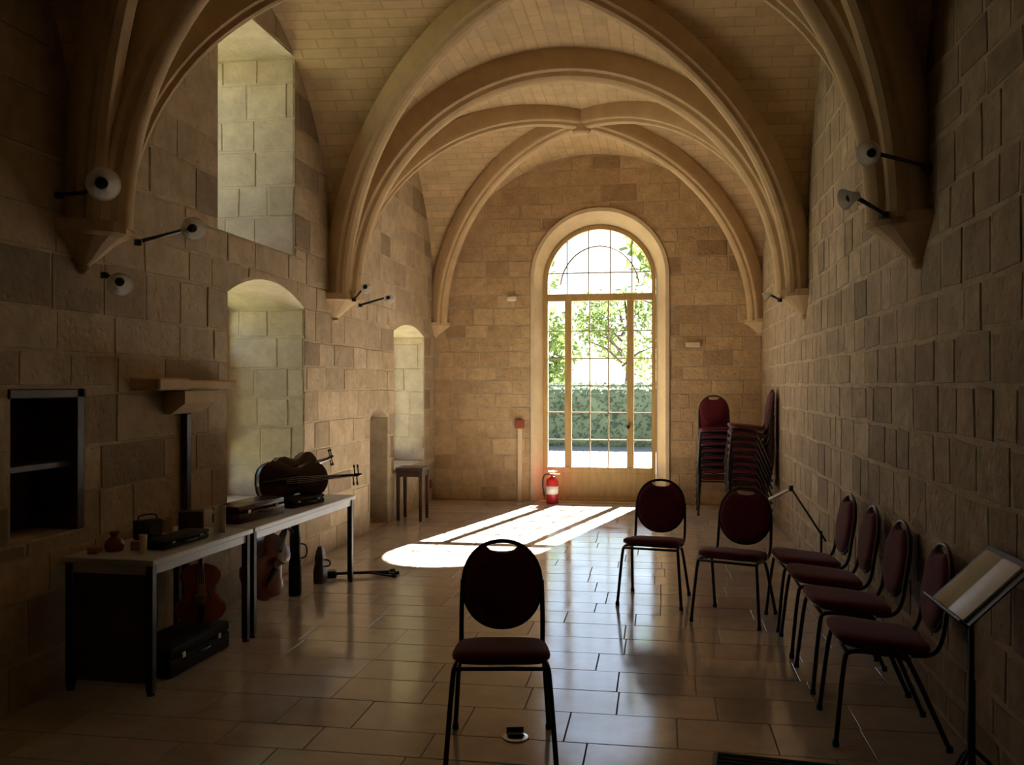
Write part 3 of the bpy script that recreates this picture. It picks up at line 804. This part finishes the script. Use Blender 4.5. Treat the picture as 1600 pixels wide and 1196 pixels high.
# ------------------------------------------------------------------ stringed instruments
def viol_outline(L, W, n=64):
    """half widths along the body: lower bout, waist, upper bout"""
    key = [(0.0, 0.0), (0.012, 0.2), (0.05, 0.34), (0.12, 0.44), (0.22, 0.495), (0.32, 0.47), (0.42, 0.37), (0.455, 0.355), (0.5, 0.31), (0.56, 0.29), (0.62, 0.305), (0.66, 0.345), (0.70, 0.36), (0.78, 0.40), (0.86, 0.385), (0.93, 0.31), (0.975, 0.2), (0.995, 0.09), (1.0, 0.0)]
    up = [(a*L, b*W) for a, b in key]; lo = [(a*L, -b*W) for a, b in reversed(key[1:-1])]
    return up + lo
def make_viol(name, label, L, W, D, m, loc, rot, neck=0.55):
    t = bpy.data.objects.new(name, None); COL.objects.link(t); t.empty_display_size = 0.1
    t.location = loc; t.rotation_euler = rot; tag(t, label, 'string instrument')
    ol = viol_outline(L, W)
    def R_(k, z): return [(L/2 + (x-L/2)*k, y*k, z) for x, y in ol]
    bm = B(); loft(bm, [R_(0.45, -0.05*W), R_(0.8, -0.03*W), R_(1.0, 0), R_(0.985, 0.012*W), R_(0.97, 0.03*W), R_(0.97, D-0.03*W), R_(0.985, D-0.012*W), R_(1.0, D), R_(0.8, D+0.045*W), R_(0.45, D+0.07*W)])
    body = finish(bm, 'body', m, t, True, 50)
    for s in (-1, 1):
        bm = B(); tube(bm, smooth_path([(L*0.38, s*W*0.20, D+0.055*W), (L*0.44, s*W*0.16, D+0.068*W), (L*0.50, s*W*0.15, D+0.068*W), (L*0.56, s*W*0.10, D+0.07*W)]), 0.004, 5); finish(bm, 'sound_hole', 'ebony', body)
    bm = B(); box(bm, (L*0.475, -W*0.13, D+0.05*W), (L*0.49, W*0.13, D+0.26*W), 0.002); finish(bm, 'bridge', m, t)
    bm = B(); tube(bm, [(L*0.03, 0, D+0.10*W), (L*0.33, 0, D+0.19*W)], [0.02*W+0.004, 0.05*W+0.006], 6); finish(bm, 'tailpiece', 'ebony', t)
    nl = L*neck
    bm = B(); tube(bm, [(L*0.98, 0, D*0.72), (L*1.02, 0, D*0.9), (L + nl*0.7, 0, D+0.02*W)], [0.06*W, 0.055*W, 0.04*W], 8); finish(bm, 'neck', m, t, True)
    bm = B(); tube(bm, [(L*0.68, 0, D+0.155*W), (L + nl*0.7, 0, D+0.06*W)], [0.05*W, 0.035*W], 6); finish(bm, 'fingerboard', 'ebony', t)
    bm = B(); sp = [(L + nl*0.7, 0, D+0.02*W), (L + nl*0.95, 0, D-0.05*W)]
    for i in range(10):
        a = i*0.62; r = 0.075*W*(1-i*0.07); sp.append((L + nl*0.97 + math.sin(a)*r, 0, D-0.05*W-0.075*W + math.cos(a)*r))
    tube(bm, sp, [0.04*W]*2 + [0.035*W]*10, 7); finish(bm, 'scroll', m, t, True)
    for i in range(4):
        s = 1 if i % 2 else -1; px = L + nl*(0.74 + 0.055*i)
        bm = B(); tube(bm, [(px, -s*0.03*W, D), (px, s*0.17*W, D), (px, s*0.18*W, D), (px, s*0.25*W, D)], [0.012*W+0.002, 0.010*W+0.002, 0.03*W, 0.024*W], 6); finish(bm, 'peg', 'ebony', t)
    for i in range(4):
        y = (i-1.5)*0.035*W
        bm = B(); tube(bm, [(L*0.33, y, D+0.2*W), (L*0.482, y*1.3, D+0.262*W), (L + nl*0.72, y*0.6, D+0.075*W)], 0.0012, 4); finish(bm, 'string', 'chrome', t)
    return t
def rot_from(xdir, zdir):
    x = Vector(xdir).normalized(); z = Vector(zdir); z = (z - x*z.dot(x)).normalized(); y = z.cross(x)
    return Matrix((x, y, z)).transposed().to_euler()
# large viol lying on its side along the table, front towards the room
make_viol('viol', 'large dark viol lying on its side at the far end of the long table', 0.56, 0.33, 0.10, 'varnish_dark',
          (-3.03, 6.46, TH + 0.168), rot_from((0.60, 0.62, 0.02), (0.6, -0.62, 0.12)), 0.52)
make_viol('viol', 'smaller dark viol standing on edge behind the large one, against the window wall', 0.42, 0.28, 0.08, 'varnish_dark',
          (-3.05, 6.78, TH + 0.185), rot_from((0.45, 0.75, 0.2), (0.72, -0.45, 0.1)), 0.40)
make_viol('viol', 'orange-brown viol standing upright on black cases under the short table', 0.36, 0.30, 0.08, 'varnish_orange',
          (-2.80, 5.21, 0.175), rot_from((-0.06, 0.10, 1.0), (0.55, -0.85, 0)), 0.30)
make_viol('viol', 'red-brown viol propped aslant on the floor under the long table', 0.50, 0.34, 0.10, 'varnish_red',
          (-2.84, 6.01, 0.16), rot_from((-0.05, 0.72, 0.55), (0.75, -0.3, 0.3)), 0.30)

# ------------------------------------------------------------------ cases and small things
def case(name, label, L, W, H, loc, rz, m='blackcase', cat='case', group=None):
    t = thing(name, label, cat, loc, rz, group)
    bm = B(); box(bm, (-L/2, -W/2, 0.0), (L/2, W/2, H*0.6), 0.015, None, 2); finish(bm, 'base', m, t, True, 40)
    bm = B(); box(bm, (-L/2, -W/2, H*0.61), (L/2, W/2, H), 0.02, None, 2); finish(bm, 'lid', m, t, True, 40)
    for s in (-0.3, 0.3):
        bm = B(); box(bm, (L*s-0.015, -W/2-0.006, H*0.52), (L*s+0.015, -W/2+0.002, H*0.7), 0.002); finish(bm, 'latch', 'chrome', t)
    bm = B(); tube(bm, smooth_path([(-0.06, -W/2+0.002, H*0.5), (-0.055, -W/2-0.03, H*0.5), (0.055, -W/2-0.03, H*0.5), (0.06, -W/2+0.002, H*0.5)]), 0.006, 6); finish(bm, 'handle', 'black', t)
    return t
case('instrument_case', 'long black case lying on the floor under the short table', 0.66, 0.30, 0.17, (-2.82, 5.0, 0), R(88))
case('violin_case', 'closed dark maroon violin case on the near end of the long table', 0.60, 0.21, 0.12, (-2.80, 5.90, TH), R(84), 'varnish_dark')
case('instrument_case', 'low black case on the long table in front of the large viol', 0.42, 0.16, 0.07, (-2.72, 6.60, TH), R(76))
def upright_case(name, label, loc, rz, w, d, h, m='blackcase'):
    t = thing(name, label, 'case', loc, rz)
    bm = B()
    def rg_(k, z): return [(math.copysign(abs(math.cos(a))**0.5, math.cos(a))*w/2*k, math.copysign(abs(math.sin(a))**0.5, math.sin(a))*d/2*k, z) for a in [2*math.pi*j/24 for j in range(24)]]
    loft(bm, [rg_(0.92, 0), rg_(1, 0.02), rg_(1, h*0.35), rg_(0.78, h*0.55), rg_(0.82, h*0.7), rg_(0.6, h*0.9), rg_(0.35, h)])
    finish(bm, 'shell', m, t, True, 60)
    bm = B(); tube(bm, smooth_path([(w*0.40, 0, h*0.45), (w*0.40+0.05, 0, h*0.47), (w*0.40+0.05, 0, h*0.62), (w*0.36, 0, h*0.64)]), 0.007, 6); finish(bm, 'handle', 'black', t)
    return t
upright_case('instrument_case', 'dark upright instrument case standing under the middle of the long table', (-2.82, 6.74, 0), R(20), 0.10, 0.16, 0.62)
upright_case('instrument_case', 'short brown instrument case on the floor under the far end of the long table', (-2.78, 7.17, 0), R(0), 0.09, 0.14, 0.30, 'darkwood')
# folded stand lying on the floor
t = thing('folded_stand', 'folded black stand lying on the floor beside the far table leg', 'stand', (-2.57, 7.45, 0), R(20))
bm = B(); tube(bm, [(-0.30, 0, 0.03), (0.28, 0, 0.03)], 0.013, 8); finish(bm, 'pole', 'black', t, True)
for a in (-0.5, 0.0, 0.5):
    bm = B(); tube(bm, [(0.10, 0, 0.03), (0.10 + 0.24*math.cos(a), 0.24*math.sin(a), 0.012)], 0.009, 6); lg = finish(bm, 'leg', 'black', t, True)
    bm = B(); tube(bm, [(0.10 + 0.23*math.cos(a), 0.23*math.sin(a), 0.016), (0.10 + 0.27*math.cos(a), 0.27*math.sin(a), 0.016)], 0.015, 8); finish(bm, 'rubber_foot', 'black', lg)
bm = B(); box(bm, (-0.30, -0.05, 0.0), (-0.16, 0.05, 0.06), 0.012); finish(bm, 'clamp', 'black', t)

# small things on the short table
def sm(name, label, cat, build, m, loc, rz=0.0, group=None):
    bm = B(); build(bm); o = finish(bm, name, m, None, True, 40); o.location = loc; o.rotation_euler = (0, 0, rz); tag(o, label, cat, group); return o
def cup(bm, r=0.03, h=0.10): lathe(bm, [(0, 0), (r*0.8, 0), (r*0.86, 0.006), (r, h*0.95), (r*1.02, h), (r*0.92, h), (r*0.78, 0.012), (0, 0.01)], 18)
def bottle(bm, r, h): lathe(bm, [(0, 0), (r*0.95, 0), (r, 0.01), (r, h*0.6), (r*0.8, h*0.7), (r*0.35, h*0.78), (r*0.33, h*0.95), (r*0.42, h*0.96), (r*0.42, h), (0, h)], 18)
sm('cup', 'small cream cup standing near the front of the short table', 'cup', lambda b: cup(b, 0.021, 0.105), 'cream', (-2.777, 4.55, TH))
sm('pouch', 'dark red cloth pouch on the near end of the short table', 'pouch', lambda b: lathe(b, [(0, 0), (0.045, 0.0), (0.055, 0.03), (0.045, 0.06), (0.016, 0.08), (0.03, 0.105), (0.02, 0.1), (0, 0.085)], 16), 'varnish_red', (-2.988, 4.61, TH))
sm('card_box', 'small dusty pink box beside the red pouch', 'box', lambda b: box(b, (-0.035, -0.025, 0), (0.035, 0.025, 0.05), 0.004), 'pink', (-2.878, 4.66, TH), 0.4)
sm('card_box', 'tiny dusty pink box at the far left corner of the short table', 'box', lambda b: box(b, (-0.03, -0.03, 0), (0.03, 0.03, 0.035), 0.004), 'pink', (-3.06, 4.54, TH), 0.2)
t = thing('radio', 'small black radio box at the wall side of the short table', 'radio', (-3.03, 5.01, TH), R(60))
bm = B(); box(bm, (-0.08, -0.03, 0), (0.08, 0.03, 0.115), 0.008, None, 2); finish(bm, 'body', 'black', t, True, 40)
bm = B(); lathe(bm, [(0, 0), (0.036, 0), (0.036, 0.004), (0.03, 0.002), (0, 0.001)], 18, Matrix.Translation((0.03, -0.03, 0.055)) @ Matrix.Rotation(R(90), 4, 'X')); finish(bm, 'speaker_grille', 'olive', t)
bm = B(); tube(bm, smooth_path([(-0.06, 0, 0.112), (-0.055, 0, 0.145), (0.055, 0, 0.145), (0.06, 0, 0.112)]), 0.005, 6); finish(bm, 'handle', 'black', t)
case('violin_case', 'flat black case lying along the front of the short table', 0.46, 0.15, 0.055, (-2.77, 4.88, TH), R(86))
sm('flower_pot', 'small ochre pot against the wall on the short table', 'pot', lambda b: lathe(b, [(0, 0), (0.03, 0), (0.042, 0.07), (0.047, 0.07), (0.047, 0.085), (0.04, 0.085), (0.03, 0.02), (0, 0.02)], 18), 'oak', (-3.04, 5.25, TH))
sm('wooden_box', 'dark brown wooden box at the far end of the short table', 'box', lambda b: box(b, (-0.075, -0.05, 0), (0.075, 0.05, 0.12), 0.006), 'darkwood', (-2.945, 5.37, TH), R(25))
def booklet(bm):
    for s in (-1, 1): box(bm, (-0.002, 0, 0), (0.002, 0.075, 0.17), 0.0, Matrix.Rotation(R(28*s), 4, 'Z'))
sm('booklet', 'white booklet standing half open between the two tables', 'booklet', booklet, 'white', (-2.717, 5.32, TH), R(200))
# small dark table by the far bay window
t = thing('side_table', 'small dark wooden side table against the left wall in the far bay', 'table', (-2.98, 10.75, 0), R(0))
bm = B(); box(bm, (-0.17, -0.18, 0.60), (0.17, 0.18, 0.64), 0.005); finish(bm, 'tabletop', 'darkwood', t)
for sx in (-0.14, 0.14):
    for sy in (-0.15, 0.15):
        bm = B(); loft(bm, [[(sx-a, sy-a, z), (sx+a, sy-a, z), (sx+a, sy+a, z), (sx-a, sy+a, z)] for a, z in ((0.016, 0), (0.022, 0.6))]); finish(bm, 'leg', 'darkwood', t)
for sy in (-0.15, 0.15):
    bm = B(); box(bm, (-0.13, sy-0.01, 0.53), (0.13, sy+0.01, 0.6), 0.002); finish(bm, 'apron', 'darkwood', t)
for sx in (-0.14, 0.14):
    bm = B(); box(bm, (sx-0.01, -0.14, 0.53), (sx+0.01, 0.14, 0.6), 0.002); finish(bm, 'apron', 'darkwood', t)

# ------------------------------------------------------------------ stone bracket on the left wall
t = thing('mantel_bracket', 'broken stone mantel shelf on stepped brackets projecting from the left wall', 'bracket', (XL, 5.62, 1.45))
bm = B(); box(bm, (-0.02, -0.53, 0.16), (0.20, -0.16, 0.235), 0.01); finish(bm, 'shelf_slab', 'rib', t)
bm = B(); box(bm, (-0.02, -0.13, 0.165), (0.14, 0.62, 0.225), 0.01); finish(bm, 'shelf_slab', 'rib', t)
bm = B(); loft(bm, [[(-0.02, -0.16, 0.0), (0.06, -0.16, 0.0), (0.16, -0.16, 0.07), (0.16, -0.16, 0.15), (-0.02, -0.16, 0.15)], [(-0.02, 0.24, 0.0), (0.06, 0.24, 0.0), (0.16, 0.24, 0.07), (0.16, 0.24, 0.15), (-0.02, 0.24, 0.15)]]); finish(bm, 'stepped_bracket', 'rib', t)
bm = B(); box(bm, (0.0, 0.06, -0.70), (0.05, 0.13, 0.0), 0.008); finish(bm, 'timber_post', 'darkwood', t)

# ------------------------------------------------------------------ spotlights on the corbels
def spot(label, mount, hd, aim, r=0.06, bend=None):
    t = thing('spotlight', label, 'spotlight', (0, 0, 0), 0, 'ceiling spotlights on the corbels')
    mount, hd, aim = Vector(mount), Vector(hd), Vector(aim).normalized()
    back = hd - aim * r * 1.1
    pts = [mount] + ([Vector(bend)] if bend else []) + [back]
    bm = B(); tube(bm, pts, 0.011, 8); finish(bm, 'arm', 'black', t, True)
    rot = aim.to_track_quat('Z', 'Y').to_matrix().to_4x4(); mt = Matrix.Translation(hd) @ rot
    bm = B(); lathe(bm, [(0, -r*1.5), (r*0.35, -r*1.5), (r*0.42, -r*1.2), (r*0.5, -r*0.9), (r*0.9, -r*0.15), (r*1.0, 0.0), (r*1.02, r*0.12), (r*0.9, r*0.12), (r*0.86, 0.0), (r*0.4, -r*0.7), (0, -r*0.75)], 22, mt); h = finish(bm, 'head', 'frost', t, True, 40)
    bm = B(); lathe(bm, [(0, -r*0.74), (r*0.38, -r*0.68), (r*0.30, -r*0.35), (0.0, -r*0.25)], 14, mt); finish(bm, 'bulb', 'black', h, True)
    bm = B(); lathe(bm, [(0, -0.02), (0.022, -0.02), (0.022, 0.012), (0, 0.012)], 12, Matrix.Translation(mount)); finish(bm, 'mount', 'black', t)
spot('large white spotlight on the near left vault rib, uppermost of its three', (XL+0.03, 4.39, 2.66), (-2.86, 4.31, 2.69), (0.62, -0.72, -0.25), 0.085, (-3.0, 4.36, 2.66))
spot('white spotlight on a long arm right of the near left corbel', (-2.94, 4.76, 2.46), (-2.76, 5.05, 2.58), (0.55, -0.8, -0.2), 0.07)
spot('white spotlight hanging below the near left corbel', (-3.07, 4.64, 2.26), (-2.95, 4.60, 2.20), (0.50, -0.75, -0.40), 0.068)
spot('upper white spotlight on the near right corbel', (1.35, 4.90, 2.76), (1.005, 4.62, 2.77), (-0.55, -0.8, -0.2), 0.06)
spot('lower white spotlight on the near right corbel', (1.16, 4.96, 2.53), (0.886, 4.58, 2.54), (-0.9, -0.35, -0.3), 0.052)
spot('small white spotlight on top of the middle left corbel', (-2.95, 8.50, 2.48), (-2.76, 8.30, 2.57), (0.5, -0.8, -0.3), 0.055)
spot('small white spotlight on an arm right of the middle left corbel', (-2.94, 8.66, 2.44), (-2.64, 8.65, 2.50), (0.5, -0.8, -0.3), 0.055)
spot('small spotlight with a dark arm on the middle right corbel', (1.13, 8.88, 2.45), (0.97, 8.68, 2.46), (-0.8, 0.3, -0.4), 0.045)

# ------------------------------------------------------------------ things at the far wall
t = thing('fire_call_point', 'small red-brown wall box with a pale conduit left of the arched window', 'call point', (-1.95, YF-0.02, 0))
bm = B(); box(bm, (-0.065, -0.045, 1.03), (0.065, 0.0, 1.15), 0.01); finish(bm, 'box', 'redbrown', t)
bm = B(); box(bm, (-0.032, -0.02, 0.0), (0.032, 0.015, 1.03), 0.005); finish(bm, 'conduit', 'dressed', t)
t = thing('fire_extinguisher', 'red fire extinguisher standing on the floor left of the arched window', 'extinguisher', (-1.467, 12.50, 0))
bm = B(); lathe(bm, [(0, 0), (0.078, 0), (0.085, 0.012), (0.085, 0.30), (0.075, 0.335), (0.045, 0.365), (0.026, 0.375), (0.026, 0.40), (0, 0.40)], 22); finish(bm, 'cylinder', 'red', t, True, 50)
bm = B(); lathe(bm, [(0.0865, 0.13), (0.0865, 0.24)], 22); finish(bm, 'instruction_label', 'white', t, True)
bm = B(); box(bm, (-0.03, -0.014, 0.40), (0.11, 0.014, 0.42), 0.004); box(bm, (-0.03, -0.012, 0.435), (0.10, 0.012, 0.455), 0.004, Matrix.Rotation(R(-4), 4, 'Y')); finish(bm, 'handle', 'white', t)
bm = B(); tube(bm, smooth_path([(-0.03, 0, 0.41), (-0.12, 0, 0.40), (-0.135, 0, 0.25), (-0.11, 0, 0.10)]), 0.012, 8); finish(bm, 'hose', 'black', t, True)
t = thing('wall_light', 'small pale rectangular fixture high on the far wall left of the arched window', 'fixture', (-2.066, YF-0.018, 2.87))
bm = B(); box(bm, (-0.065, -0.03, -0.035), (0.065, 0.0, 0.035), 0.008); finish(bm, 'housing', 'white', t)
bm = B(); box(bm, (-0.055, -0.036, -0.026), (0.055, -0.028, 0.026), 0.004); finish(bm, 'diffuser', 'cream', t)
bm = B(); box(bm, (0.36, YF-0.05, 2.16), (0.56, YF+0.0, 2.235), 0.008); o = finish(bm, 'pale_stone', 'dressed', wall_far); o['label'] = 'pale replaced stone'
t = thing('wall_socket', 'small dark socket low on the left wall near the far corner', 'socket', (XL+0.018, 12.42, 0.25))
bm = B(); box(bm, (-0.004, -0.045, -0.06), (0.018, 0.045, 0.06), 0.004); finish(bm, 'plate', 'redbrown', t)
bm = B(); lathe(bm, [(0, 0), (0.024, 0), (0.024, 0.005), (0.018, 0.002), (0, 0.002)], 16, Matrix.Translation((0.018, 0, 0)) @ Matrix.Rotation(R(90), 4, 'Y')); finish(bm, 'outlet', 'black', t)

# ------------------------------------------------------------------ music stand, boom stand, mat, floor socket
t = thing('music_stand', 'black music stand with an open score, lower right beside the nearest wall chair', 'music stand', (1.19, 3.74, 0))
bm = B(); tube(bm, [(0, 0, 0.10), (0, 0, 0.80)], 0.011, 10); tube(bm, [(0, 0, 0.10), (0, 0, 0.5)], 0.015, 10); finish(bm, 'pole', 'black', t, True)
for a in (100, 220, 340):
    c, s = math.cos(R(a)), math.sin(R(a)); q = 0.17
    bm = B(); tube(bm, smooth_path([(0, 0, 0.24), (c*q*0.5, s*q*0.5, 0.17), (c*q, s*q, 0.014)]), 0.009, 7); lg = finish(bm, 'leg', 'black', t, True)
    bm = B(); lathe(bm, [(0, 0), (0.014, 0), (0.014, 0.02), (0, 0.022)], 10, Matrix.Translation((c*q, s*q, 0))); finish(bm, 'rubber_foot', 'black', lg)
slope = R(-45)
TM = Matrix.Translation((0.025, 0, 0.875)) @ Matrix.Rotation(slope, 4, 'Y')
bm = B(); box(bm, (-0.155, -0.22, -0.014), (0.165, 0.24, -0.008), 0.003, TM); desk = finish(bm, 'desk', 'black', t)
bm = B(); box(bm, (-0.165, -0.22, -0.014), (-0.155, 0.24, 0.03), 0.002, TM); finish(bm, 'lip', 'black', desk)
bm = B(); lathe(bm, [(0, -0.03), (0.02, -0.03), (0.02, 0.03), (0, 0.03)], 12, Matrix.Translation((0.0, 0, 0.812)) @ Matrix.Rotation(R(90), 4, 'X')); finish(bm, 'tilt_joint', 'black', t, True, 40)
t = thing('score', 'open score with pale pages lying on the black music stand', 'sheet music', (1.19, 3.74, 0))
def page(bm, y0, y1, bulge):
    rows_ = []
    for i in range(9):
        f = i/8; y = y0 + (y1-y0)*f; h = bulge*math.sin(math.pi*f)
        rows_.append([TM @ Vector((x, y, z + h)) for x, z in ((-0.15, -0.007), (0.135, -0.007), (0.135, 0.001), (-0.15, 0.001))])
    loft(bm, rows_)
bm = B(); page(bm, -0.165, 0.015, 0.008); finish(bm, 'right_page', 'paper', t, True, 30)
bm = B(); page(bm, 0.015, 0.195, 0.008); finish(bm, 'left_page', 'cream', t, True, 30)
t = thing('boom_stand', 'thin boom stand with a white clip leaning out beyond the row of wall chairs', 'boom stand', (1.25, 7.38, 0))
bm = B(); tube(bm, [(0, 0, 0.03), (0, 0, 0.50)], 0.010, 8); finish(bm, 'pole', 'black', t, True)
for a in (30, 150, 270):
    c, s = math.cos(R(a)), math.sin(R(a)); q = 0.10
    bm = B(); tube(bm, [(0, 0, 0.10), (c*q, s*q, 0.01)], 0.007, 6); finish(bm, 'leg', 'black', t, True)
bm = B(); tube(bm, [(0.035, 0.0, 0.42), (-0.235, -0.06, 0.835)], 0.008, 8); finish(bm, 'boom', 'black', t, True)
bm = B(); lathe(bm, [(0, -0.022), (0.018, -0.022), (0.018, 0.022), (0, 0.022)], 12, Matrix.Translation((-0.235, -0.06, 0.835))); finish(bm, 'knob', 'black', t, True, 40)
bm = B(); box(bm, (-0.085, -0.05, -0.006), (0.085, 0.05, 0.006), 0.003, Matrix.Translation((-0.33, -0.07, 0.785)) @ Matrix.Rotation(R(-28), 4, 'Y')); finish(bm, 'clip', 'white', t)
t = thing('floor_mat', 'dark mat on the floor at the bottom right of the picture', 'mat', (0.54, 3.75, 0), R(-6))
bm = B(); box(bm, (-0.34, -0.32, 0.001), (0.36, 0.33, 0.013), 0.005); mt = finish(bm, 'rubber_back', 'black', t)
for i in range(16):
    bm = B(); box(bm, (-0.32, -0.305 + i*0.039, 0.012), (0.34, -0.305 + i*0.039 + 0.031, 0.022), 0.004); finish(bm, 'fibre_strip', 'rubber', t)
t = thing('floor_socket', 'small black and silver socket set on the floor under the front chair', 'floor socket', (-0.661, 4.16, 0), R(12))
bm = B(); lathe(bm, [(0, 0.0), (0.062, 0.0), (0.060, 0.006), (0.045, 0.008), (0.044, 0.005), (0, 0.005)], 24); finish(bm, 'rim', 'chrome', t, True, 40)
bm = B(); box(bm, (-0.036, -0.022, 0.004), (0.036, 0.022, 0.022), 0.005); finish(bm, 'insert', 'black', t)
bm = B(); box(bm, (-0.04, 0.018, 0.006), (0.04, 0.024, 0.045), 0.002, Matrix.Rotation(R(-15), 4, 'X')); finish(bm, 'lid', 'black', t)

print('stones', len(pl), len(pr), 'tiles', ntile, 'objects', len(bpy.data.objects))
